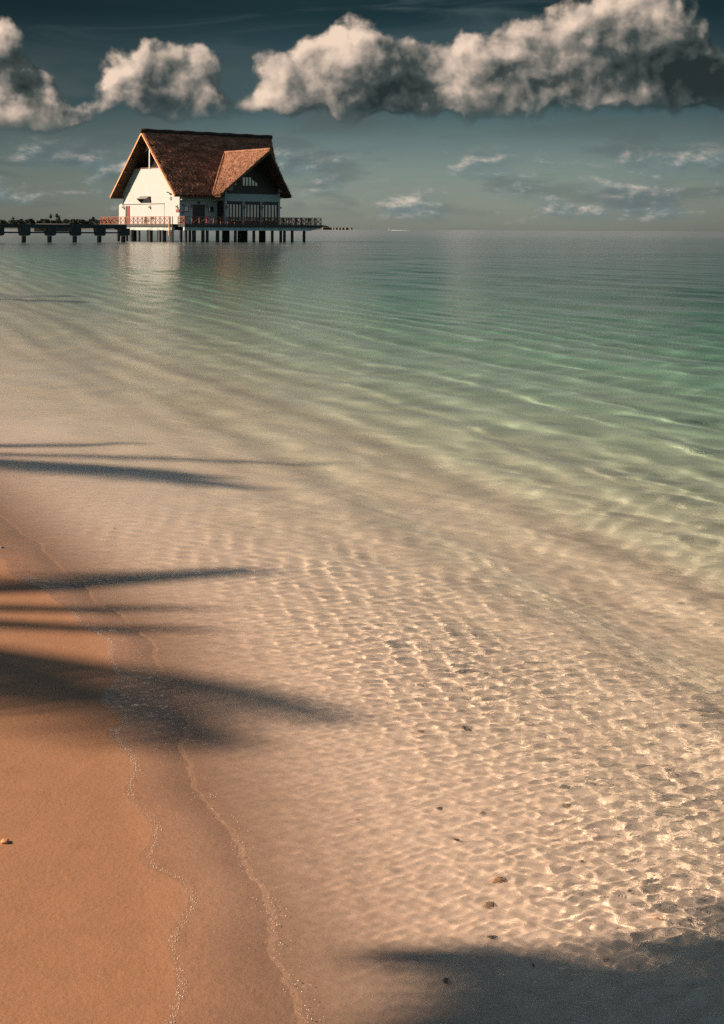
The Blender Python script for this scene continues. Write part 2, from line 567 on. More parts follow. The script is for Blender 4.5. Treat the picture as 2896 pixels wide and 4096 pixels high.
# ================================================================== mesh builder
class MB:
    def __init__(self):
        self.v = []
        self.f = []
        self.smooth = False

    def add(self, vs, fs):
        n = len(self.v)
        self.v += [tuple(p) for p in vs]
        self.f += [tuple(i + n for i in f) for f in fs]
        return self

    def box(self, x0, x1, y0, y1, z0, z1):
        return self.add([(x0, y0, z0), (x1, y0, z0), (x1, y1, z0), (x0, y1, z0), (x0, y0, z1), (x1, y0, z1), (x1, y1, z1), (x0, y1, z1)],
                        [(0, 3, 2, 1), (4, 5, 6, 7), (0, 1, 5, 4), (1, 2, 6, 5), (2, 3, 7, 6), (3, 0, 4, 7)])

    def bar(self, p, q, w, h=None, up=(0, 0, 1)):
        """square bar from p to q"""
        h = h or w
        p = Vector(p); q = Vector(q)
        d = (q - p).normalized()
        s = d.cross(Vector(up))
        if s.length < 1e-4: s = d.cross(Vector((1, 0, 0)))
        s.normalize()
        t = s.cross(d)
        vs = []
        for c_ in (p, q):
            for i, j in ((-1, -1), (1, -1), (1, 1), (-1, 1)):
                vs.append(c_ + s * (i * w / 2) + t * (j * h / 2))
        return self.add(vs, [(0, 1, 2, 3), (7, 6, 5, 4), (0, 4, 5, 1), (1, 5, 6, 2), (2, 6, 7, 3), (3, 7, 4, 0)])

    def tube(self, pts, rad, n=8):
        pts = [Vector(p) for p in pts]
        rr = rad if isinstance(rad, (list, tuple)) else [rad] * len(pts)
        base = len(self.v)
        for i, p in enumerate(pts):
            d = (pts[min(i + 1, len(pts) - 1)] - pts[max(i - 1, 0)]).normalized()
            s = d.cross(Vector((0, 0, 1)))
            if s.length < 1e-3: s = Vector((1, 0, 0))
            s.normalize(); t = s.cross(d)
            for k in range(n):
                a_ = 2 * pi * k / n
                self.v.append(tuple(p + (s * cos(a_) + t * sin(a_)) * rr[i]))
        for i in range(len(pts) - 1):
            for k in range(n):
                a_ = base + i * n + k; b_ = base + i * n + (k + 1) % n
                self.f.append((a_, b_, b_ + n, a_ + n))
        self.f.append(tuple(base + k for k in range(n))[::-1])
        self.f.append(tuple(base + (len(pts) - 1) * n + k for k in range(n)))
        return self

    def poly(self, pts, off):
        """polygon extruded by the vector off"""
        n = len(pts)
        vs = [Vector(p) for p in pts] + [Vector(p) + Vector(off) for p in pts]
        return self.add(vs, [tuple(range(n)), tuple(range(2 * n - 1, n - 1, -1))] + [(i, (i + 1) % n, (i + 1) % n + n, i + n) for i in range(n)])

    def build(self, name, material, parent=None, smooth=False):
        me = bpy.data.meshes.new(name)
        me.from_pydata(self.v, [], self.f)
        bm = bmesh.new(); bm.from_mesh(me)
        bmesh.ops.recalc_face_normals(bm, faces=bm.faces)
        bm.to_mesh(me); bm.free()
        if smooth:
            me.polygons.foreach_set('use_smooth', [True] * len(me.polygons))
        me.materials.append(material)
        ob = bpy.data.objects.new(name, me)
        COL.objects.link(ob)
        if parent is not None: ob.parent = parent
        return ob


def empty(name, loc, rz=0.0):
    o_ = bpy.data.objects.new(name, None)
    o_.empty_display_size = .3
    o_.location = loc
    o_.rotation_euler = (0, 0, rz)
    COL.objects.link(o_)
    return o_


def tag(o_, label, cat, group=None, kind=None):
    if label: o_['label'] = label
    if cat: o_['category'] = cat
    if group: o_['group'] = group
    if kind: o_['kind'] = kind
    return o_


def copy_tree(o_, parent=None):
    c_ = o_.copy(); COL.objects.link(c_); c_.parent = parent
    for ch in o_.children: copy_tree(ch, c_)
    return c_


# ------------------------------------------------------------------ materials
def simple(name, colr, rough=.7, var=.12, scale=3.0, spec=.4, bump=0.0, metal=0.0):
    m, T, b, o = mat(name)
    tcn = T.new('ShaderNodeTexCoord').outputs['Object']
    n_ = T.noise(tcn, scale, 6, .6)
    lo = tuple(c_ * (1 - var * 2) for c_ in colr)
    hi = tuple(min(1, c_ * (1 + var)) for c_ in colr)
    T.put(b.inputs['Base Color'], T.mix(T.sstep(n_, .3, .7), lo, hi))
    b.inputs['Roughness'].default_value = rough
    b.inputs['Specular IOR Level'].default_value = spec
    b.inputs['Metallic'].default_value = metal
    if bump:
        bp = T.new('ShaderNodeBump'); bp.inputs['Strength'].default_value = .6; bp.inputs['Distance'].default_value = bump * U
        T.put(bp.inputs['Height'], T.noise(tcn, scale * 6, 5, .6)); T.put(b.inputs['Normal'], bp.outputs[0])
    return m


M_plaster = simple('plaster', (.325, .335, .33), .9, .02, .6)
M_white = simple('white_trim', (.46, .45, .42), .7, .05)
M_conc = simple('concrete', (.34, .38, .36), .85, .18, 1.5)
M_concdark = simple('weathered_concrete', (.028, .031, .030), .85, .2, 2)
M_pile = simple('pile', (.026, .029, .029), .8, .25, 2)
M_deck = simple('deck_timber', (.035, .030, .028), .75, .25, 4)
M_rail = simple('stained_timber', (.20, .058, .030), .6, .2, 3)
M_rake = simple('rake_board', (.62, .27, .12), .7, .12, 2)
M_soffit = simple('soffit_timber', (.10, .045, .026), .8, .3, 3)
M_darkwood = simple('dark_timber', (.022, .018, .016), .6, .2, 4)
M_door = simple('red_door', (.16, .022, .02), .55, .12, 3)
M_metal = simple('grey_metal', (.17, .15, .14), .5, .1, 4, metal=.3)
M_black = simple('black_metal', (.02, .02, .02), .5, .1, 6)
M_lamp = simple('lamp_body', (.20, .10, .05), .5, .1, 6)
M_sign = simple('sign_board', (.15, .03, .025), .6, .1, 6)
M_bark = simple('palm_bark', (.14, .11, .085), .9, .25, 12, bump=.02)
M_frond = simple('palm_frond', (.06, .09, .025), .6, .3, 2)
M_leafdark = simple('far_foliage', (.018, .028, .018), .9, .35, .02)
M_hull = simple('white_hull', (.75, .72, .68), .4, .04, 2)
M_land = simple('island_ground', (.05, .05, .04), .9, .2, .02)

# windows: dark glass that mirrors the evening sky
m_glass, T, b, o = mat('window_glass')
b.inputs['Base Color'].default_value = (.015, .022, .025, 1)
b.inputs['Roughness'].default_value = .04
b.inputs['IOR'].default_value = 1.9
M_glass = m_glass


def thatch_mat(name, lo, mid, hi, seed=0):
    m, T, b, o = mat(name)
    P = T.new('ShaderNodeTexCoord').outputs['Object']
    x, y, z = T.sep(P)
    Q = T.comb(T.m('ADD', x, seed), y, T.m('MULTIPLY', z, .35))
    straw = T.noise(T.comb(T.m('MULTIPLY', x, 2.0), T.m('MULTIPLY', y, 2.0), T.m('MULTIPLY', z, .5)), 5.0, 6, .72, .4)
    patch = T.noise(T.comb(T.m('MULTIPLY', x, .5), y, T.m('MULTIPLY', z, 1.8)), .9, 5, .62)
    f = T.m('ADD', T.m('MULTIPLY', straw, .75), T.m('MULTIPLY', patch, .45))
    colr = T.ramp(f, [(.42, lo), (.60, mid), (.78, hi)])
    T.put(b.inputs['Base Color'], colr)
    b.inputs['Roughness'].default_value = .95
    b.inputs['Specular IOR Level'].default_value = .1
    bp = T.new('ShaderNodeBump'); bp.inputs['Strength'].default_value = 1.0; bp.inputs['Distance'].default_value = .22 * U
    T.put(bp.inputs['Height'], f); T.put(b.inputs['Normal'], bp.outputs[0])
    return m


M_thatch = thatch_mat('thatch', (.035, .018, .013), (.20, .080, .048), (.52, .26, .16))
M_thatch2 = thatch_mat('fresh_thatch', (.075, .040, .028), (.20, .092, .057), (.40, .22, .14), 7)
M_ridge = simple('ridge_thatch', (.020, .015, .012), .95, .3, 2, bump=.05)

# ================================================================== the over-water house
HO = Vector((-31.977, 206.0, 0.0))
TH = .66
ZD = 2.5                      # deck level


def L3(a, b, z):              # house frame: a along the ridge, b towards the lagoon side, z up
    return (a, -b, z - ZD)


def hbox(mb, a0, a1, b0, b1, z0, z1):
    return mb.box(a0, a1, -b1, -b0, z0 - ZD, z1 - ZD)


house = tag(empty('overwater_house', (HO.x, HO.y, ZD), TH),
            'white gabled house with steep brown thatched roof standing over the lagoon', 'house')
RS = (16.04 - 6.70) / 9.53    # main slope


def roof_slab(c00, c10, c11, c01, nu, nv, th, amp, seed, fringe=.25):
    """thick thatch between four corners given as L3 points; c00-c10 is the ridge side, c01-c11 the eave"""
    rnd = random.Random(seed)
    c = [Vector(p) for p in (c00, c10, c11, c01)]
    n = (c[1] - c[0]).cross(c[3] - c[0]).normalized()
    if n.z < 0: n = -n
    mb = MB()
    top = []
    for j in range(nv + 1):
        v = j / nv
        for i in range(nu + 1):
            u = i / nu
            p = c[0].lerp(c[1], u).lerp(c[3].lerp(c[2], u), v)
            edge = 1 if (i in (0, nu) or j in (0, nv)) else 0
            course = .05 * ((v * 9 + .3 * sin(u * 23 + seed) * .3) % 1.0)
            d = rnd.gauss(0, amp) * (1 - .5 * edge) + course
            p = p + n * d
            if j == nv: p = p + (c[3] - c[0]).normalized() * rnd.uniform(-.1, .16)
            if i in (0, nu): p = p + (c[1] - c[0]).normalized() * rnd.uniform(-.05, .05)
            top.append(p)
    bot = [p - n * th for p in top]
    W_ = nu + 1
    fs = []
    N = len(top)
    for j in range(nv):
        for i in range(nu):
            q = (j * W_ + i, j * W_ + i + 1, (j + 1) * W_ + i + 1, (j + 1) * W_ + i)
            fs.append(q)
            fs.append(tuple(k + N for k in q[::-1]))
    ring = [i for i in range(W_)] + [j * W_ + nu for j in range(1, nv + 1)] + [nv * W_ + i for i in range(nu - 1, -1, -1)] + [j * W_ for j in range(nv - 1, 0, -1)]
    for k in range(len(ring)):
        a_, b_ = ring[k], ring[(k + 1) % len(ring)]
        fs.append((a_, b_, b_ + N, a_ + N))
    mb.add(top + bot, fs)
    # loose straw along the eave
    if fringe:
        e0, e1v = c[3], c[2]
        m_ = int((e1v - e0).length / .07)
        for k in range(m_):
            p = e0.lerp(e1v, (k + rnd.random()) / m_) - n * rnd.uniform(0, th)
            dn = (c[3] - c[0]).normalized() * rnd.uniform(.05, fringe) + Vector((0, 0, -rnd.uniform(.05, fringe)))
            sd = (e1v - e0).normalized() * .05
            mb.add([p - sd, p + sd, p + dn], [(0, 1, 2)])
    # lifted straws over the surface
    for k in range(int((c[1] - c[0]).length * (c[3] - c[0]).length * 9)):
        u, v = rnd.random(), rnd.random()
        p = c[0].lerp(c[1], u).lerp(c[3].lerp(c[2], u), v) + n * .02
        sd = (c[1] - c[0]).normalized() * rnd.uniform(.03, .09)
        dn = (c[3] - c[0]).normalized() * rnd.uniform(.25, .6) + n * rnd.uniform(.05, .22)
        mb.add([p - sd, p + sd, p + dn], [(0, 1, 2)])
    return mb


TK = .34
zr, ze = 16.04, 6.70
r_main = roof_slab(L3(0, 0, zr), L3(22.6, 0, zr), L3(18.2, 9.53, ze), L3(0, 9.53, ze), 90, 44, TK, .035, 1)
roof = r_main.build('roof', M_thatch, house)
roof['label'] = 'weathered dark brown thatch of the main roof slope'
r_back = roof_slab(L3(0, 0, zr), L3(22.6, 0, zr), L3(18.2, -9.53, ze), L3(0, -9.53, ze), 60, 30, TK, .035, 2)
r_back.build('roof', M_thatch, house)
rg = MB(); rg.tube([L3(-.15 + k * .95, 0, zr - .02 + .05 * sin(k * 1.7)) for k in range(25)], .36, 10)
rg.build('ridge_cap', M_ridge, roof, smooth=True)

# front gable (dormer) over the bay
ac, zdr = 12.3, 13.15
r_dl = roof_slab(L3(ac, 2.9, zdr), L3(ac, 15.0, zdr), L3(6.2, 11.5, 6.78), L3(6.2, 9.40, 6.78), 50, 36, TK, .03, 3)
dl = r_dl.build('dormer_roof', M_thatch2, house)
dl['label'] = 'sunlit orange brown thatch on the front gable'
r_dr = roof_slab(L3(ac, 2.9, zdr), L3(ac, 15.0, zdr), L3(18.4, 11.5, 6.74), L3(18.4, 9.40, 6.74), 50, 36, TK, .03, 4)
dr = r_dr.build('dormer_roof', M_thatch2, house)
rg = MB(); rg.tube([L3(ac, 2.9 + k * .76, zdr + .03) for k in range(17)], .22, 8)
rg.build('ridge_cap', M_thatch2, dl, smooth=True)
vl = MB(); vl.tube([L3(ac + (6.2 - ac) * t, 2.9 + (9.55 - 2.9) * t, zdr + (6.75 - zdr) * t + .06) for t in [k / 12 for k in range(13)]], .2, 8)
vl.build('valley_thatch', M_thatch2, dl, smooth=True)

# soffits and rafters under both slopes (main) and under the prow
sf = MB()
for sgn in (1, -1):
    pts = [L3(.06, 0, zr - .52), L3(22.0, 0, zr - .52), L3(17.9, sgn * 9.35, ze - .34), L3(.06, sgn * 9.35, ze - .34)]
    sf.poly(pts, (0, 0, -.04))
sf.build('soffit', M_soffit, roof)
for sgn in (1, -1):
    rk = MB()
    rk.bar(L3(-.05, 0, zr - .38), L3(-.05, sgn * 9.5, ze - .26), .10, .20)
    rk.build('rake_board', M_rake, house)
for k in range(5):
    rf = MB()
    b_ = -9.0 + 1.9 * k
    rf.bar(L3(.1, b_, zr - RS * abs(b_) - .72), L3(1.5, b_, zr - RS * abs(b_) - .72), .12, .24)
    rf.build('purlin', M_soffit, roof)
for sgn, nm in ((-1, dl), (1, dr)):
    ae = ac + sgn * 6.1
    sfd = MB()
    sfd.poly([L3(ac, 3.4, zdr - .52), L3(ac, 14.85, zdr - .52), L3(ae - sgn * .1, 11.42, 6.44), L3(ae - sgn * .1, 9.45, 6.44)], (0, 0, -.04))
    sfd.build('soffit', M_soffit, nm)
    rk = MB(); rk.bar(L3(ac, 14.95, zdr - .40), L3(ae, 11.46, 6.5), .09, .2); rk.build('rake_board', M_soffit, nm)
    for k in range(4):
        t = (k + 1) / 5
        rf = MB(); aa = ac + (ae - ac) * t; zz = zdr + (6.5 - zdr) * t - .62
        rf.bar(L3(aa, 10.3, zz), L3(aa, 14.85 + (11.42 - 14.85) * t, zz), .12, .18)
        rf.build('purlin', M_soffit, nm)

# walls
W8 = 8.24
AW = 1.5
zt = lambda b_: zr - RS * abs(b_) - .60
wall = MB()
wall.poly([L3(AW, -W8, ZD), L3(AW, W8, ZD), L3(AW, W8, zt(W8)), L3(AW, 4.90, 10.63), L3(AW, -4.90, 10.63), L3(AW, -W8, zt(W8))], (.25, 0, 0))
gw = wall.build('gable_wall', M_plaster, house)
gw['label'] = 'sunlit white rendered gable wall'
w2 = MB()
hbox(w2, AW + .25, 17.0, W8 - .22, W8 - .003, ZD, 7.35)
w2.build('side_wall', M_plaster, house)
w3 = MB()
hbox(w3, AW + .25, 17.0, -W8 + .003, -W8 + .22, ZD, 7.35)
hbox(w3, 17.0, 17.2, -W8, W8, ZD, 7.35)
w3.build('rear_wall', M_plaster, house)
# loft opening: dark recess with post, and the pale panel in the apex
lo = MB(); lo.poly([L3(AW + .9, -5.2, 10.3), L3(AW + .9, 5.2, 10.3), L3(AW + .9, 0, 15.2)], (.1, 0, 0))
loft = lo.build('loft_window', M_glass, house)
fr = MB()
fr.bar(L3(AW, -.25, 10.6), L3(AW, -.25, 15.0), .22); fr.build('post', M_white, loft)
fr = MB(); fr.bar(L3(AW - .02, -4.85, 10.70), L3(AW - .02, 4.85, 10.70), .10, .14); fr.build('sill', M_soffit, loft)
ap = MB(); ap.poly([L3(AW + .2, -2.3, 13.0), L3(AW + .2, 1.2, 14.15), L3(AW + .2, 0, 15.4)], (.1, 0, 0)); ap.build('apex_panel', M_plaster, house)
# annexe stub on the far left of the gable wall
an = MB(); an.poly([L3(AW + .02, -W8, ZD), L3(AW + .02, -9.62, ZD), L3(AW + .02, -9.62, 5.38), L3(AW + .02, -W8 - .5, 5.62), L3(AW + .02, -W8, 5.55)], (3.0, 0, 0))
an.build('annexe', M_plaster, house)
# thin ledge, conduit and downpipe on the gable
pp = MB(); pp.tube([L3(AW - .07, -8.4, 5.46), L3(AW - .07, 4.08, 5.46), L3(AW - .07, 4.08, ZD)], .035, 6)
pp.build('conduit', M_metal, house)
ld = MB(); hbox(ld, AW - .03, AW + .03, -W8, W8, 6.40, 6.43); ld.build('ledge', M_white, house)
# awning window
aw = MB()
aw.poly([L3(AW - .03, -2.86, 6.55), L3(AW - .03, -.15, 6.52), L3(AW - .72, -.15, 6.16), L3(AW - .72, -2.86, 6.18)], (0, 0, .05))
awn = aw.build('awning', M_metal, house)
sd_ = MB()
for bb in (-2.86, -.15):
    sd_ = MB(); sd_.poly([L3(AW, bb, 6.5), L3(AW - .7, bb, 6.17), L3(AW - .02, bb + .3, 5.52)], (0, .04, 0))
    sd_.build('awning_cheek', M_metal, awn)
aw = MB(); hbox(aw, AW - .05, AW - .01, -2.8, .15, 5.56, 6.5); aw.build('window', M_glass, awn)
aw = MB(); hbox(aw, AW - .09, AW - .0, -2.8, .42, 5.46, 5.56); aw.build('sill', M_white, awn)
# gable door, half open
d_ = MB(); hbox(d_, AW - .02, AW - .004, -7.5, -6.2, ZD, 5.2); dw = d_.build('doorway', M_darkwood, house)  # dark sheet on the wall stands for the shade inside the opening
d_ = MB(); hbox(d_, AW - .07, AW - .02, -6.92, -6.2, ZD, 5.17); dd = d_.build('door', M_door, dw)
d_ = MB(); hbox(d_, AW - .09, AW - .05, -6.86, -6.78, 3.55, 3.62); d_.build('handle', M_metal, dd)


def wall_lamp(p, nrm, parent=None, red=False):
    """bracket lamp: back plate, arm and shade"""
    mb = MB(); p = Vector(p); n_ = Vector(nrm)
    s_ = Vector((-n_.y, n_.x, 0))
    mb.bar(p - Vector((0, 0, .28)) + n_ * .03, p + Vector((0, 0, .28)) + n_ * .03, .12, .06)
    lp_ = mb.build('wall_lamp', M_lamp, house)
    mb = MB(); mb.bar(p + n_ * .05, p + n_ * .26 + Vector((0, 0, .06)), .05); mb.build('arm', M_black, lp_)
    mb = MB(); mb.tube([p + n_ * .26 + Vector((0, 0, .14)), p + n_ * .26 + Vector((0, 0, .0)), p + n_ * .26 - Vector((0, 0, .12))], [.05, .10, .13], 8)
    mb.build('lamp_shade', M_lamp, lp_)
    return lp_


for b_, z_ in ((-8.0, 5.02), (0.0, 4.97), (7.72, 4.97)):
    wall_lamp(L3(AW, b_, z_), (-1, 0, 0))
sg = MB(); hbox(sg, AW - .05, AW - .003, 7.36, 8.2, 4.18, 4.6); sg.build('sign_board', M_sign, house)
cm = MB(); cm.bar(L3(AW, 5.9, 6.62), L3(AW - .35, 5.8, 7.0), .07); cm.bar(L3(AW - .3, 5.2, 7.04), L3(AW - .35, 5.9, 6.98), .14); cm.build('floodlight', M_black, house)
cm = MB(); hbox(cm, AW - .08, AW, 5.7, 6.05, 5.95, 6.35); cm.build('junction_box', M_metal, house)

# side wall on the lagoon side: ledge, door, shutters, panels, lamps
S8 = W8
lg = MB(); hbox(lg, 1.62, 7.76, S8, S8 + .45, 5.92, 6.0); lg.build('ledge', M_white, house)
sdw = MB(); hbox(sdw, 3.79, 5.5, S8, S8 + .03, ZD, 5.2); dw2 = sdw.build('door', M_darkwood, house)
dw2['label'] = 'dark wooden double door in the shaded side wall'
sdw = MB(); sdw.bar(L3(3.72, S8 + .03, ZD), L3(3.72, S8 + .03, 5.27), .1); sdw.bar(L3(5.57, S8 + .03, ZD), L3(5.57, S8 + .03, 5.27), .1); sdw.bar(L3(3.7, S8 + .03, 5.25), L3(5.6, S8 + .03, 5.25), .1)
sdw.build('door_frame', M_soffit, dw2)
for a0_, a1_ in ((2.25, 2.98), (6.28, 7.04)):
    q_ = MB(); hbox(q_, a0_, a1_, S8, S8 + .04, 4.35, 5.0); wn = q_.build('window', M_glass, house)
    q_ = MB()
    for (p0, p1) in (((a0_, 4.32), (a1_, 4.32)), ((a0_, 5.03), (a1_, 5.03)), ((a0_, 4.3), (a0_, 5.05)), ((a1_, 4.3), (a1_, 5.05))):
        q_.bar(L3(p0[0], S8 + .05, p0[1]), L3(p1[0], S8 + .05, p1[1]), .07)
    q_.build('window_frame', M_darkwood, wn)
for a_, z_ in ((3.48, 5.16), (5.88, 5.17)): wall_lamp(L3(a_, S8, z_), (0, -1, 0))
q_ = MB(); q_.poly([L3(4.36, S8, 5.58), L3(4.66, S8, 5.80), L3(4.96, S8, 5.58), L3(4.66, S8, 5.36)], (0, -.05, 0)); q_.build('plaque', M_darkwood, house)
for a_, z_ in ((2.09, 5.24), (2.0, 4.12)):
    q_ = MB(); hbox(q_, a_ - .16, a_ + .16, S8, S8 + .09, z_ - .1, z_ + .1); q_.build('vent_box', M_black, house)

# the bay
BD = 10.3
pil = [(7.77, 8.05), (10.73, 11.04), (13.83, 14.11), (16.95, 17.27)]
for k, (a0_, a1_) in enumerate(pil):
    q_ = MB(); hbox(q_, a0_, a1_, BD - .35, BD, ZD, 5.85 if 0 < k < 3 else 7.3); q_.build('pillar', M_plaster, house)
q_ = MB(); hbox(q_, 8.05, 16.95, BD - .3, BD - .003, 5.85, 6.9); q_.build('lintel_beam', M_plaster, house)
q_ = MB(); hbox(q_, 17.0, 17.25, S8, BD - .35, ZD, 7.3); q_.build('bay_wall', M_plaster, house)
q_ = MB(); hbox(q_, 7.8, 8.0, S8, BD - .35, 5.9, 7.3); q_.build('bay_wall', M_plaster, house)
q_ = MB(); hbox(q_, 7.85, 7.92, S8, BD - .35, ZD, 5.9); sdg = q_.build('glass_door', M_glass, house)
q_ = MB()
for bb in (S8 + .1, 9.0, BD - .42): q_.bar(L3(7.83, bb, ZD), L3(7.83, bb, 5.9), .14)
q_.bar(L3(7.83, S8, 5.2), L3(7.83, BD - .4, 5.2), .12); q_.build('door_frame', M_darkwood, sdg)
for k in range(3):
    a0_, a1_ = pil[k][1], pil[k + 1][0]
    q_ = MB(); hbox(q_, a0_, a1_, BD - .22, BD - .18, ZD, 5.85); wn = q_.build('window', M_glass, house)
    q_ = MB()
    nmu = 5
    for j in range(nmu + 1):
        aa = a0_ + (a1_ - a0_) * j / nmu
        q_.bar(L3(min(max(aa, a0_ + .09), a1_ - .09), BD - .16, ZD), L3(min(max(aa, a0_ + .09), a1_ - .09), BD - .16, 5.85), .12)
    q_.bar(L3(a0_, BD - .15, 5.6), L3(a1_, BD - .15, 5.6), .16, .45)
    q_.bar(L3(a0_, BD - .15, 2.75), L3(a1_, BD - .15, 2.75), .14, .5)
    q_.build('window_frame', M_darkwood, wn)
sl = 6.4 / 6.1
zg = lambda a_: zdr - sl * abs(a_ - ac) - .62
q_ = MB(); q_.poly([L3(8.05, BD - .2, 6.9), L3(16.95, BD - .2, 6.9), L3(16.95, BD - .2, zg(16.95)), L3(ac, BD - .2, zg(ac)), L3(8.05, BD - .2, zg(8.05))], (0, .15, 0))
gd = q_.build('gable_cladding', M_darkwood, house)
for j in range(5):
    a0_ = 10.86 + j * .53
    ztop = 9.3 if j < 3 else 9.3 - (j - 2) * .30
    q_ = MB(); q_.poly([L3(a0_, BD - .2, 8.12), L3(a0_ + .36, BD - .2, 8.12), L3(a0_ + .36, BD - .2, ztop - (.22 if j > 2 else 0)), L3(a0_, BD - .2, ztop)], (0, -.03, 0)); q_.build('window_pane', M_glass, gd)
for a0_, a1_ in ((9.2, 9.48), (9.62, 9.74)):
    q_ = MB(); hbox(q_, a0_, a1_, BD - .2, BD - .17, 8.12, 8.95); q_.build('window_pane', M_glass, gd)
for (a0_, a1_, sg_) in ((7.75, 8.98, 1), (16.95, 18.15, 0)):
    q_ = MB()
    if sg_: q_.poly([L3(a0_, BD - .1, 7.25), L3(a1_, BD - .1, 7.40), L3(a1_, BD - .1, 8.35), L3(a0_ + .35, BD - .1, 7.6)], (0, -.25, 0))
    else: q_.poly([L3(a0_, BD - .1, 7.28), L3(a1_, BD - .1, 7.35), L3(a1_, BD - .1, 7.9), L3(a1_ - .4, BD - .1, 8.2), L3(a0_, BD - .1, 8.35)], (0, -.35, 0))
    q_.build('eave_box', M_plaster, house)
q_ = MB(); q_.poly([L3(12.0, BD - .1, 11.6), L3(12.9, BD - .1, 11.2), L3(12.5, BD - .1, 11.85)], (0, -.2, 0)); q_.build('apex_panel', M_plaster, house)
for k, (a0_, a1_) in enumerate(pil[:3]): wall_lamp(L3(a1_ - .05, BD, 5.0), (0, -1, 0))
wall_lamp(L3(17.25, BD - .1, 5.0), (1, 0, 0))

# ================================================================== deck, piles, railings
platform = tag(empty('pier_platform', (HO.x, HO.y, 0), TH), 'dark decked platform on concrete piles carrying the thatched house', 'platform')


def P3(a, b, z): return (a, -b, z)


q_ = MB(); q_.poly([P3(-1.1, -10.9, 2.12), P3(-1.1, 10.6, 2.12), P3(-.25, 10.6, 2.12), P3(-.25, 12.65, 2.12), P3(23.3, 12.65, 2.12), P3(23.3, -10.9, 2.12)], (0, 0, .375))
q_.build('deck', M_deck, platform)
q_ = MB()
q_.poly([P3(-.2, 12.5, 1.62), P3(-.2, 12.5, 2.12), P3(23.1, 12.5, 2.12), P3(22.9, 12.5, 1.98), P3(21.0, 12.5, 1.62)], (0, .35, 0))
bmf = q_.build('edge_beam', M_conc, platform)
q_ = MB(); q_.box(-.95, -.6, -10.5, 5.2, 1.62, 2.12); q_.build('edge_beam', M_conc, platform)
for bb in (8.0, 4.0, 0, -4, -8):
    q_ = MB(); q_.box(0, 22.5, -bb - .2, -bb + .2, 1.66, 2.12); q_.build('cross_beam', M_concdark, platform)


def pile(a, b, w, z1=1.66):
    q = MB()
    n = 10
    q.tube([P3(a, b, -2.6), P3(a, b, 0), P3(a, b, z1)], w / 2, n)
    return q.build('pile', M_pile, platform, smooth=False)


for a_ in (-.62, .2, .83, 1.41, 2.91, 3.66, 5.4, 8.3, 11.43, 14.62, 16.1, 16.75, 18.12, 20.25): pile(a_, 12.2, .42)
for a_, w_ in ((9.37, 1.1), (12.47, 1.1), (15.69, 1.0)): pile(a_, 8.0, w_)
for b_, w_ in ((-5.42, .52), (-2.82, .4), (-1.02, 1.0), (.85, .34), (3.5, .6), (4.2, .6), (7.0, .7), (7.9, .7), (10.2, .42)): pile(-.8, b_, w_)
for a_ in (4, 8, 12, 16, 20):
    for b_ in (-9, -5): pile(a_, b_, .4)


def railing(name, p, q, n, label, zb=2.5, h=1.03, sag=0):
    """timber railing with a cross brace in every bay; p, q world xy"""
    p = Vector((*p, zb)); q = Vector((*q, zb))
    root = tag(empty(name, p, atan2(q.y - p.y, q.x - p.x)), label, 'railing', 'timber railings round the house deck')
    Lr = (q - p).length
    bw = Lr / n
    for z_, w_, nm in ((h, .075, 'top_rail'), (h - .16, .045, 'mid_rail'), (.09, .06, 'bottom_rail')):
        m_ = MB(); m_.bar((0, 0, z_), (Lr, 0, z_), w_ * 1.2, w_); m_.build(nm, M_rail, root)
    for k in range(n + 1):
        m_ = MB(); m_.bar((k * bw, 0, 0), (k * bw, 0, h), .10, .10, up=(1, 0, 0)); m_.build('post', M_rail, root)
    for k in range(n):
        m_ = MB()
        m_.bar((k * bw + .05, -.03, .1), ((k + 1) * bw - .05, -.03, h - .17), .045, .07)
        m_.bar((k * bw + .05, .03, h - .17), ((k + 1) * bw - .05, .03, .1), .045, .07)
        m_.build('cross_brace', M_rail, root)
    return root


E1 = Vector((cos(TH), sin(TH))); E2 = Vector((sin(TH), -cos(TH)))


def AB(a, b): return Vector((HO.x, HO.y)) + E1 * a + E2 * b


railing('deck_railing', AB(-1.0, -10.7), AB(-1.0, 9.7), 16, 'long rust red timber railing in front of the sunlit gable wall')
railing('deck_railing', AB(-.15, 10.7), AB(-.15, 12.5), 1, 'short sunlit railing bay at the front corner beside the ladder')
railing('deck_railing', AB(-.15, 12.5), AB(23.1, 12.5), 20, 'long shaded railing in front of the bay windows and side wall')
railing('deck_railing', AB(23.1, 12.5), AB(23.1, 1.0), 9, 'dark railing across the right hand end of the deck')
railing('deck_railing', AB(17.9, 3.0), AB(23.0, 3.0), 5, 'rear railing seen through the front one right of the bay')
railing('deck_railing', AB(-.9, -10.7), AB(6.0, -10.7), 6, 'rear railing at the left end beside the footbridge')

ladder = tag(empty('boarding_ladder', (*AB(-1.15, 10.25), 0), TH), 'timber boarding ladder from the deck corner down to the water', 'ladder')
for bb in (0, -.62):
    q_ = MB(); q_.bar((0, bb, -.8), (0, bb, 3.55), .09); q_.build('stile', M_deck, ladder)
for k in range(7):
    q_ = MB(); q_.bar((0, -.62, .1 + k * .34), (0, 0, .1 + k * .34), .045); q_.build('rung', M_deck, ladder)
q_ = MB(); q_.bar((.06, .42, .9), (.06, .42, 3.5), .10); q_.build('handrail', M_rake, ladder)


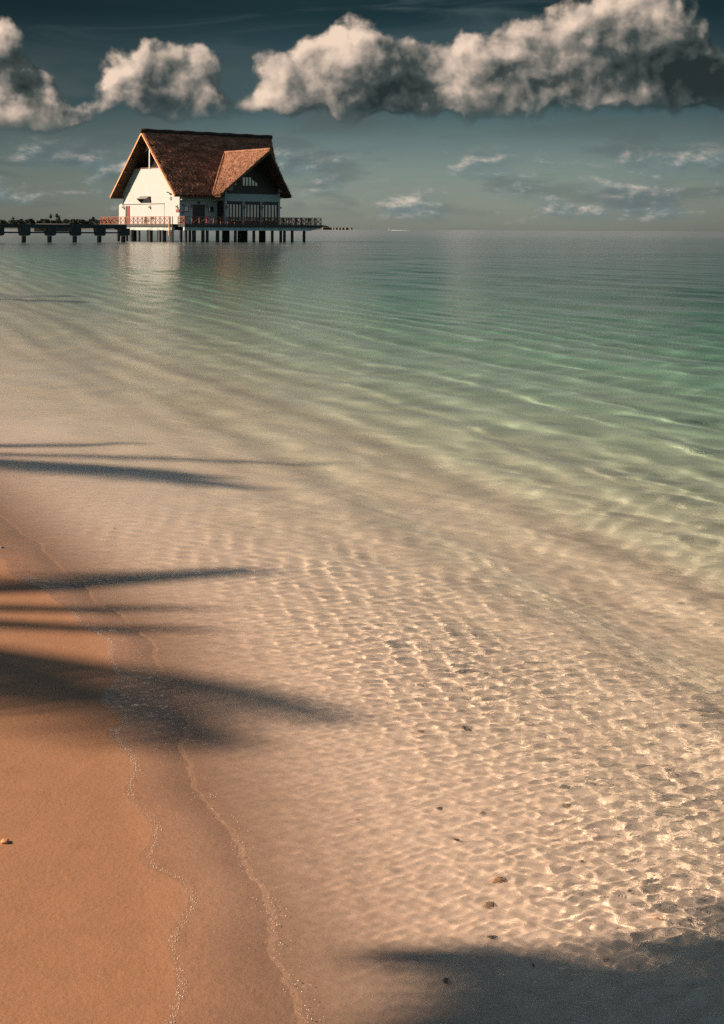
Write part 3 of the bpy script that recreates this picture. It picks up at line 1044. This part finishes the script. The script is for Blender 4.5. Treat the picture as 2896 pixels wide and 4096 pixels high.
# bicycles against the gable railing
def bicycle(loc, rz, label):
    root = tag(empty('bicycle', loc, rz), label, 'bicycle', 'bicycles parked on the deck')
    for xx in (-.52, .52):
        w_ = MB(); w_.tube([(xx + .33 * cos(t), 0, .34 + .33 * sin(t)) for t in [2 * pi * k / 20 for k in range(21)]], .022, 6)
        wh = w_.build('wheel', M_black, root)
        s_ = MB()
        for k in range(6):
            t = pi * k / 6; s_.bar((xx + .32 * cos(t), 0, .34 + .32 * sin(t)), (xx - .32 * cos(t), 0, .34 - .32 * sin(t)), .008)
        s_.build('spokes', M_metal, wh)
    f_ = MB()
    for p, q in (((-.52, .34), (-.15, .32)), ((-.15, .32), (-.28, .82)), ((-.28, .72), (.34, .78)), ((-.15, .32), (.34, .70)), ((-.52, .34), (-.28, .75)), ((.52, .34), (.32, .92))):
        f_.bar((p[0], 0, p[1]), (q[0], 0, q[1]), .045)
    f_.build('frame', M_metal, root)
    h_ = MB(); h_.bar((.30, -.28, 1.02), (.30, .28, 1.02), .035); h_.bar((.32, 0, .9), (.30, 0, 1.02), .03); h_.build('handlebar', M_metal, root)
    s_ = MB(); s_.poly([(-.40, -.08, .86), (-.14, -.03, .88), (-.14, .03, .88), (-.40, .08, .86)], (0, 0, .06)); s_.build('saddle', M_black, root)
    b_ = MB(); b_.poly([(.40, -.17, .72), (.70, -.14, .72), (.74, .14, .72), (.40, .17, .72)], (0, 0, .27)); b_.build('basket', M_black, root)
    return root


for (b_, rz_, lb) in ((1.3, -.35, 'dark bicycle with front basket leaning by the deck railing, the left one'), (2.6, .3, 'dark bicycle with front basket parked on the deck, the right one')):
    p_ = AB(-.1, b_); bicycle((p_.x, p_.y, ZD), TH - pi / 2 + rz_, lb)


# tables and chairs behind the right hand railing
def chair(loc, rz, label):
    root = tag(empty('deck_chair', loc, rz), label, 'chair', 'chairs on the right end of the deck')
    m_ = MB(); m_.box(-.24, .24, -.24, .24, .42, .47); m_.build('seat', M_darkwood, root)
    m_ = MB(); m_.poly([(-.24, -.24, .47), (-.24, .24, .47), (-.34, .22, .95), (-.34, -.22, .95)], (.03, 0, 0)); m_.build('backrest', M_darkwood, root)
    for sx in (-.2, .2):
        for sy in (-.2, .2):
            m_ = MB(); m_.bar((sx * 1.15, sy * 1.1, 0), (sx, sy, .43), .045); m_.build('leg', M_darkwood, root)
    return root


def table(loc, label):
    root = tag(empty('deck_table', loc), label, 'table', 'tables on the right end of the deck')
    m_ = MB(); m_.tube([(0, 0, .70), (0, 0, .745)], .42, 18); m_.build('table_top', M_darkwood, root)
    m_ = MB(); m_.tube([(0, 0, .03), (0, 0, .70)], .05, 8); m_.build('leg', M_black, root)
    m_ = MB(); m_.tube([(0, 0, 0), (0, 0, .03)], .25, 14); m_.build('foot', M_black, root)
    return root


for k, (a_, b_, w_) in enumerate(((18.6, 10.9, 'nearest the bay wall'), (20.9, 11.0, 'further along the deck'))):
    p_ = AB(a_, b_); table((p_.x, p_.y, ZD), 'round dark deck table ' + w_)
    for sg_, w2_ in ((-1, 'left'), (1, 'right')):
        q2 = AB(a_ + sg_ * .85, b_); chair((q2.x, q2.y, ZD), TH + (0 if sg_ < 0 else pi), f'dark slatted chair {w2_} of the deck table {w_}')

# ================================================================== footbridge
FB = [Vector((-43.6 + 2.87 * k, 183.9 + 2.1 * k)) for k in range(-3, 5)]
fdir = (FB[1] - FB[0]).normalized()
fr_ = atan2(fdir.y, fdir.x)
bridge = tag(empty('footbridge', (FB[0].x, FB[0].y, 0), fr_), 'low dark concrete footbridge on T shaped piers leading off to the left', 'bridge')
Lb = (FB[-1] - FB[0]).length
q_ = MB(); q_.box(-9, Lb + .3, -.1, 2.3, 1.86, 2.34); q_.build('deck', M_concdark, bridge)
q_ = MB(); q_.box(-9, Lb + .3, .05, .25, 1.16, 1.36); q_.build('lower_beam', M_concdark, bridge)
q_ = MB(); q_.box(-9, Lb + .3, -.14, -.1, 2.20, 2.36); q_.build('kerb', M_deck, bridge)
for k, p in enumerate(FB):
    xk = (p - FB[0]).length
    q_ = MB(); q_.poly([(xk - .72, -.2, 1.86), (xk + .72, -.2, 1.86), (xk + .70, -.2, .95), (xk + .35, -.2, .84), (xk - .35, -.2, .84), (xk - .55, -.2, .93)], (0, .9, 0))
    cap = q_.build('pier_cap', M_concdark, bridge)
    q_ = MB(); q_.box(xk - .22, xk + .22, .1, .54, -2.5, .82); q_.build('pier_stem', M_pile, bridge)


# ================================================================== far things
def far(u, Y): return (u - 1448) / 5689.0 * Y


island = MB()
for (u0, u1, Y, hh) in ((-700, 418, 1850, 7.0), (1180, 1320, 4200, 7.0)):
    x0, x1 = far(u0, Y), far(u1, Y)
    n_ = 24
    top, botm = [], []
    for k in range(n_ + 1):
        xx = x0 + (x1 - x0) * k / n_
        hz = hh * min(1, min(k, n_ - k) / 2.0) * (.9 + .1 * sin(k * 2.3))
        island.v += [(xx, Y, -1), (xx, Y + 30, hz), (xx, Y + 260, hz), (xx, Y + 300, -1)]
    b0 = len(island.v) - 4 * (n_ + 1)
    for k in range(n_):
        for j in range(3):
            i0 = b0 + 4 * k + j
            island.f.append((i0, i0 + 1, i0 + 5, i0 + 4))
isl = island.build('island_terrain', M_land)
isl['kind'] = 'structure'

# far-off wood on the island: one mass of leaf clumps
rnd = random.Random(5)


def clump_tree(mb, x, y, z0, h, r, n, leaf):
    for k in range(n):
        t = rnd.random()
        rr = r * (1 - .55 * abs(t - .45) * 2) * sqrt(rnd.random())
        th = rnd.random() * 2 * pi
        c_ = Vector((x + rr * cos(th), y + rr * sin(th) * .8, z0 + h * (.12 + .88 * t)))
        s_ = leaf * rnd.uniform(.6, 1.4)
        d1 = Vector((rnd.gauss(0, 1), rnd.gauss(0, 1), rnd.gauss(0, 1))).normalized() * s_
        d2 = Vector((rnd.gauss(0, 1), rnd.gauss(0, 1), rnd.gauss(0, 1))).normalized() * s_
        mb.add([c_ - d1, c_ + d2, c_ + d1, c_ - d2], [(0, 1, 2, 3)])


wood = MB()
Yw = 1880
xw = far(-700, Yw)
while xw < far(425, Yw):
    g_ = .5 + .5 * sin(xw * .021) * sin(xw * .0077 + 2)
    h_ = (10.4 + 1.6 * g_) * rnd.uniform(.82, 1.12)
    clump_tree(wood, xw, Yw + rnd.uniform(0, 60), 1.0, h_, rnd.uniform(5, 8), 420, .85)
    xw += rnd.uniform(2.4, 4.2)
for (u, hh) in ((1290, 12), (1296, 13), (1303, 11.5), (1284, 12), (1278, 10), (1270, 11), (1262, 12), (1310, 9), (1317, 6)):
    clump_tree(wood, far(u, 4260), 4260, 1.0, hh, 7, 60, 1.8)
wd = wood.build('far_wood', M_leafdark); tag(wd, 'dark far-off tree line along the low island behind the footbridge', 'woods', kind='stuff')

for i, (u, top, wd_, lb) in enumerate(((203, 858, 3.0, 'tall thin palm rising above the tree line, left one of the pair'), (227, 856, 2.6, 'tallest thin palm above the tree line, right one of the pair'),
                                      (236, 864, 5.5, 'broad dark tree standing above the tree line beside the tallest palm'), (373, 868, 3.0, 'thin pointed tree above the tree line nearest the house deck'), (53, 868, 5.5, 'rounded dark tree just above the tree line at the far left'))):
    Yt = 1872
    zt_ = 1.9 + (911.5 - top) * Yt / 5689
    root = tag(empty('island_tree', (far(u, Yt), Yt, 0)), lb, 'tree', 'taller trees on the far island')
    m_ = MB(); m_.tube([(0, 0, 0), (.2, 0, zt_ * .55), (0, 0, zt_ * .9)], [.45, .35, .25], 6); m_.build('trunk', M_bark, root)
    m_ = MB()
    hh_ = 5.5 if wd_ < 4 else zt_ * .75
    clump_tree(m_, 0, 0, zt_ - hh_, hh_, wd_ * .5 + .6, 130, .75); m_.build('crown', M_leafdark, root)

# low pale roof beyond the footbridge
Yb = 700
lb_ = tag(empty('boat_shed', (far(204, Yb), Yb, 0)), 'long low shed with pale sunlit roof beyond the footbridge', 'shed')
m_ = MB(); m_.box(-8.3, 8.3, 0, 4, -2, 3.35); m_.build('wall', M_darkwood, lb_)
m_ = MB(); m_.poly([(-9.2, -.6, 3.3), (9.6, -.6, 3.3), (8.2, 2, 3.75), (-7.6, 2, 3.85)], (0, .6, .05)); m_.build('roof', M_metal, lb_)

# distant jetty with pale pillars
Yj = 4000
jt = tag(empty('distant_jetty', (far(1340, Yj), Yj, 0)), 'low distant jetty with six pale square pillars right of the house deck', 'jetty')
xj = lambda u: far(u, Yj) - far(1340, Yj)
m_ = MB(); m_.box(xj(1284), xj(1394), 0, 5, 6.2, 7.0); m_.build('deck', M_rake, jt)
m_ = MB(); m_.box(xj(1290), xj(1394), 1, 5, -1, 6.2); m_.build('back_wall', M_darkwood, jt)
for u in (1290, 1330.5, 1341, 1354, 1367, 1381):
    m_ = MB(); m_.box(xj(u) - 1.7, xj(u) + 1.7, -1.2, 1, -1, 6.6); m_.build('pillar', M_hull, jt)
hut = tag(empty('round_hut', (far(1405, Yj), Yj, 0)), 'small dark round hut just off the end of the distant jetty', 'hut')
m_ = MB(); m_.tube([(0, 0, -1), (0, 0, 4.2)], 3.6, 12); m_.build('wall', M_metal, hut)
m_ = MB(); m_.tube([(0, 0, 4.2), (0, 0, 5.6), (0, 0, 6.6)], [4.4, 2.8, .4], 12); m_.build('roof', M_darkwood, hut)

# speedboat and its wake
Ys = 3000
sb = tag(empty('speedboat', (far(1558, Ys), Ys, 0)), 'small white speedboat running left along the horizon', 'boat')
m_ = MB(); m_.poly([(-3.4, 0, 1.5), (-2.6, 0, 0.1), (3.0, 0, .1), (3.2, 0, 1.4)], (0, 2.2, 0)); m_.build('hull', M_hull, sb)
m_ = MB(); m_.poly([(-2.6, .3, 1.5), (-1.8, .3, 4.4), (1.0, .3, 4.6), (1.0, .3, 1.5)], (0, 1.6, 0)); m_.build('cabin', M_hull, sb)
m_ = MB(); m_.poly([(1.0, .3, 3.9), (1.0, .3, .8), (3.0, .3, .8), (2.2, .3, 3.3)], (0, 1.6, 0)); m_.build('stern', M_black, sb)
m_ = MB()
for k in range(60):
    x_ = 3.2 + k * .62
    hh_ = (.75 + .35 * rnd.random()) * (1 - k / 75)
    m_.add([(far(1558, Ys) + x_, Ys - .6, .02), (far(1558, Ys) + x_ + 1.0, Ys - .6, .02), (far(1558, Ys) + x_ + .5, Ys + .4, hh_), (far(1558, Ys) + x_ + .5, Ys + 1.4, .02)], [(0, 1, 2), (0, 2, 3), (1, 3, 2)])
wk = m_.build('wake', M_hull); tag(wk, 'white foam trail behind the speedboat', 'wake', kind='stuff')

# ================================================================== coconut palms left of the picture (they throw the long shadows)
def frond_mesh(mb, p0, az_, length, lift, droop, rnd_, side=.78, dens=3, wid=.035):
    n = 16
    pts = []
    for k in range(n + 1):
        t = k / n
        r_ = length * (t - .12 * t * t)
        z_ = lift * length * t - droop * length * t * t
        pts.append(Vector((p0[0] + cos(az_) * r_, p0[1] + sin(az_) * r_, p0[2] + z_)))
    mb.tube(pts, [.035 * (1 - .8 * k / n) for k in range(n + 1)], 5)
    for k in range(1, n * dens):
        t = k / (n * dens)
        i = min(int(t * n), n - 1)
        p = pts[i].lerp(pts[i + 1], t * n - i)
        d = (pts[i + 1] - pts[i]).normalized()
        s_ = d.cross(Vector((0, 0, 1))).normalized()
        ll = (.25 + .75 * sin(pi * min(1, t * .92 + .08))) * .72 * rnd_.uniform(.8, 1.1)
        for sg_ in (-1, 1):
            tip = p + (s_ * sg_ * side + d * .5 + Vector((0, 0, -1.0 + .65 * side - .2 * rnd_.random()))) * ll
            w_ = d * wid
            mid = p.lerp(tip, .5) + Vector((0, 0, .05))
            mb.add([p - w_, p + w_, mid + w_ * .8, tip, mid - w_ * .8], [(0, 1, 2, 3, 4)])


def palm(sx, sy, H, lean, fr, label, seed, dn=(3, .035)):
    """sx, sy: where the crown's shadow falls on the beach"""
    rnd_ = random.Random(seed)
    run = H / tan(SUN_EL)
    cx = sx - run * cos(SUN_AZ); cyy = sy - run * sin(SUN_AZ)
    base = Vector((cx - lean[0], cyy - lean[1], float(bed_z(np.array([cx - lean[0]]), np.array([cyy - lean[1]]))[0]) - .1))
    root = tag(empty('coconut_palm', base), label, 'palm', 'coconut palms on the beach left of the view')
    top = Vector((cx, cyy, H)) - base
    m_ = MB()
    pts = [Vector((top.x * t ** 1.6, top.y * t ** 1.6, top.z * t)) for t in [k / 14 for k in range(15)]]
    m_.tube(pts, [.17 - .07 * k / 14 + (.06 if k == 0 else 0) for k in range(15)], 10)
    m_.build('trunk', M_bark, root, smooth=True)
    m_ = MB()
    for f_ in fr:
        frond_mesh(m_, top, radians(f_[0]), f_[1], f_[2], f_[3], rnd_, f_[4] if len(f_) > 4 else .78, *dn)
    m_.build('crown', M_frond, root)
    return root


full = lambda r, n, ln: [(360 * k / n + r.uniform(-9, 9), ln * r.uniform(.85, 1.1), r.uniform(.15, .75), r.uniform(.5, .95)) for k in range(n)]
r1 = random.Random(3)
palm(-3.45, 6.8, 6.5, (2.2, .8), [(-19, 4.3, .28, .30, .45), (-27, 3.9, .30, .30, .5), (-23, 3.0, .4, .4, .5), (-1, 2.9, .3, .25, .2), (8, 2.9, .35, .3, .18), (24, 3.6, .30, .30, .14)] + [(a_, 2.6, .4, .8, .3) for a_ in (75, 120, 165, 205, 250, 290)], 'coconut palm leaning towards the water, nearest the camera on the left', 1)
palm(-4.8, 12.0, 7.0, (2.5, -.6), [(-20, 4.6, .3, .28, .14), (-15, 4.2, .3, .28, .12), (-2, 4.6, .30, .24, .22), (14, 3.3, .3, .3, .12)] + [(a_, 2.6, .4, .8, .3) for a_ in (70, 110, 160, 200, 255, 300)], 'tall coconut palm standing second along the beach on the left', 2)
palm(-11.5, 38.0, 9.0, (2, 1), full(r1, 14, 4.5), 'tall coconut palm furthest along the beach on the left', 3)
dense = lambda r, n, ln: [(360 * k / n + r.uniform(-9, 9), ln * r.uniform(.8, 1.1), r.uniform(.0, .8), r.uniform(.45, .8)) for k in range(n)]
palm(2.4, 1.92, 5.0, (1.5, -1), dense(r1, 44, 2.5), 'bushy coconut palm behind the camera on the left', 4, (8, .06))
palm(4.1, 2.0, 6.2, (1.8, -.6), dense(r1, 44, 2.7), 'bushy coconut palm behind the camera, the taller one of the two', 5, (8, .06))

# ================================================================== pebbles, shells and drift bits on the sand
M_peb = {
    'dark': simple('dark_stone', (.10, .085, .075), .7, .2, 60),
    'tan': simple('tan_stone', (.36, .22, .13), .8, .2, 60),
    'grey': simple('grey_stone', (.16, .14, .12), .8, .2, 60),
    'orange': simple('orange_shell', (.48, .22, .10), .6, .2, 60),
    'leaf': simple('dry_leaf', (.10, .05, .03), .8, .3, 60),
}


def pebble(name, x, y, r, m, label, cat, flat=.6, seed=0, stretch=1.0):
    rr = random.Random(seed)
    bm = bmesh.new(); bmesh.ops.create_icosphere(bm, subdivisions=3, radius=r)
    ph = [rr.uniform(0, 6) for _ in range(6)]
    for v in bm.verts:
        n_ = v.co.normalized()
        k = 1 + .16 * sin(n_.x * 3 + ph[0]) + .12 * sin(n_.y * 4 + ph[1]) + .10 * sin(n_.z * 5 + n_.x * 4 + ph[2]) + .05 * sin(n_.y * 11 + ph[3])
        v.co = v.co * k
        v.co.x *= stretch; v.co.z *= flat
    me = bpy.data.meshes.new(name); bm.to_mesh(me); bm.free()
    me.polygons.foreach_set('use_smooth', [True] * len(me.polygons))
    me.materials.append(M_peb[m])
    o_ = bpy.data.objects.new(name, me); COL.objects.link(o_)
    z_ = float(bed_z(np.array([x]), np.array([y]))[0])
    o_.location = (x, y, z_ + r * flat * .45); o_.rotation_euler = (0, 0, rr.uniform(0, 6))
    o_.cycles.is_caustics_receiver = True
    tag(o_, label, cat)
    return o_


def leaf(x, y, L_, label, seed):
    rr = random.Random(seed)
    vs, fs = [], []
    n_ = 8
    for k in range(n_ + 1):
        t = k / n_; w_ = L_ * .22 * sin(pi * t) ** .8
        zz = .05 * L_ * sin(3 * t + seed) + .004
        vs += [(L_ * (t - .5), -w_, zz + .12 * w_), (L_ * (t - .5), 0, zz), (L_ * (t - .5), w_, zz + .3 * w_)]
    for k in range(n_):
        for j in range(2):
            a_ = k * 3 + j; fs.append((a_, a_ + 3, a_ + 4, a_ + 1))
    mb = MB(); mb.add(vs, fs); o_ = mb.build('fallen_leaf', M_peb['leaf'])
    o_.location = (x, y, float(bed_z(np.array([x]), np.array([y]))[0]) + .004); o_.rotation_euler = (0, 0, rr.uniform(0, 6))
    o_.cycles.is_caustics_receiver = True
    tag(o_, label, 'leaf')


PEB = [
    (-1.082, 4.348, 0.02, 'orange', 'small orange shell lying on the bare sand at the left edge'),
    (-2.129, 8.446, 0.022, 'dark', 'small dark stone on the pale sand at the far left edge'),
    (-1.569, 9.07, 0.018, 'dark', 'small dark pebble on the smooth wet sand above the palm shadows'),
    (0.112, 5.81, 0.013, 'dark', 'tiny black pebble in clear shallow water, left of the pair in mid picture'),
    (0.302, 5.714, 0.014, 'dark', 'small black upright pebble in the shallows near mid picture'),
    (0.24, 5.491, 0.015, 'tan', 'small tan pebble just below the black upright one'),
    (-0.128, 6.129, 0.011, 'dark', 'tiny dark pebble beside the end of the broad palm shadow'),
    (0.726, 4.992, 0.022, 'grey', 'round grey pebble under the ripples on the right'),
    (0.705, 4.829, 0.018, 'tan', 'brown pebble just below the round grey one on the right'),
    (0.266, 4.747, 0.018, 'tan', 'tan pebble half buried in ripples left of the small leaf'),
    (0.415, 4.223, 0.024, 'orange', 'rounded orange shell on the shallow sea bed'),
    (0.375, 4.07, 0.02, 'tan', 'tan stone just below the rounded orange shell'),
    (0.689, 4.392, 0.014, 'dark', 'dark pebble among ripples right of the orange shell'),
    (0.845, 4.029, 0.02, 'orange', 'orange brown shell near the right edge in shallow water'),
    (0.795, 4.199, 0.013, 'grey', 'small grey pebble left of the right hand shell'),
    (1.065, 6.952, 0.018, 'dark', 'small dark stone under clear green tinted water on the right'),
    (0.601, 9.422, 0.02, 'dark', 'dark speck of stone in the pale rippled water, farthest out'),
    (1.761, 7.815, 0.03, 'dark', 'flat dark stone under the green water near the right edge'),
    (0.656, 3.779, 0.014, 'dark', 'dark pebble close to the shadow in the bottom right'),
    (-0.005, 4.621, 0.008, 'orange', 'tiny reddish shell bit in the thin water'),
    (-0.13, 5.076, 0.008, 'orange', 'tiny reddish shell bit on the bright wet sand'),
]
LEAVES = [
    (0.414, 5.539, 0.055, 'curled brown leaf under water in mid picture'),
    (0.41, 4.723, 0.022, 'tiny dark leaf right of the half buried tan pebble'),
    (0.308, 4.494, 0.03, 'dark forked leaf scrap in the shallows left of the orange shell'),
    (0.224, 3.63, 0.032, 'dark leaf sliver near the lower palm shadow'),
    (0.458, 3.73, 0.022, 'small dark leaf near the shadow edge'),
    (0.363, 3.872, 0.03, 'faint brown leaf in the shallow ripples below the tan stone'),
]
for i, (x, y, r, m, lb) in enumerate(PEB):
    pebble('shell' if m == 'orange' else 'pebble', x, y, r * (.42 if m == 'dark' else .6), m, lb, 'shell' if m == 'orange' else 'pebble', seed=i, stretch=1.0 + .4 * (i % 3) / 2)
for i, (x, y, L_, lb) in enumerate(LEAVES):
    leaf(x, y, L_, lb, i)

# ================================================================== foam bubbles along the swash edge
rf_ = random.Random(12)
M_foam = simple('foam', (.50, .42, .34), .5, .05, 50)
fm = MB()
cand = []
for k in range(3000):
    yy = 2.9 + 4.2 * rf_.random() ** 1.4
    xs_ = np.linspace(.447 - .26 * yy - .5, .447 - .26 * yy + .5, 160)
    cand.append(yy)
YY = np.array(cand)
XX = np.linspace(-.45, .6, 220)[None, :] + (.447 - .26 * YY)[:, None]
Yg = np.repeat(YY[:, None], 220, 1)
Dg = water_f(XX, Yg)[0] - bed_z(XX, Yg)
first = np.argmax(Dg > 0.0004, axis=1)
second = np.argmax(Dg > 0.012, axis=1)
for k, yy in enumerate(YY):
    gate = .5 + .5 * sin(yy * 9.0) * sin(yy * 23.0 + 1)
    two = rf_.random() < .35 and yy < 4.8
    if rf_.random() > (.25 + .75 * gate): continue
    i_ = second[k] if two else first[k]
    x_ = XX[k, i_] + rf_.gauss(0, .022 if two else .007)
    z_ = max(float(water_f(np.array([x_]), np.array([yy]))[0][0]), float(bed_z(np.array([x_]), np.array([yy]))[0]))
    r_ = rf_.uniform(.0006, .0015) * (1.5 if rf_.random() < .1 else 1)
    vs = [(x_ + r_ * cos(a_) * cos(e_), yy + r_ * sin(a_) * cos(e_), z_ + r_ * .8 * sin(e_)) for e_ in (0, .8) for a_ in [2 * pi * q / 6 for q in range(6)]] + [(x_, yy, z_ + r_ * .8)]
    fm.add(vs, [(q, (q + 1) % 6, (q + 1) % 6 + 6, q + 6) for q in range(6)] + [(q + 6, (q + 1) % 6 + 6, 12) for q in range(6)])
tag(fm.build('foam', M_foam, smooth=True), 'thin broken line of foam bubbles along the water edge on the beach', 'foam', kind='stuff')

# everything above is in metres; the scene itself is in decimetres
for o_ in list(scene.objects):
    if o_.parent is None and o_ not in (cam, sun, bed, water, film):
        o_.location = o_.location * U
        o_.scale = (U, U, U)
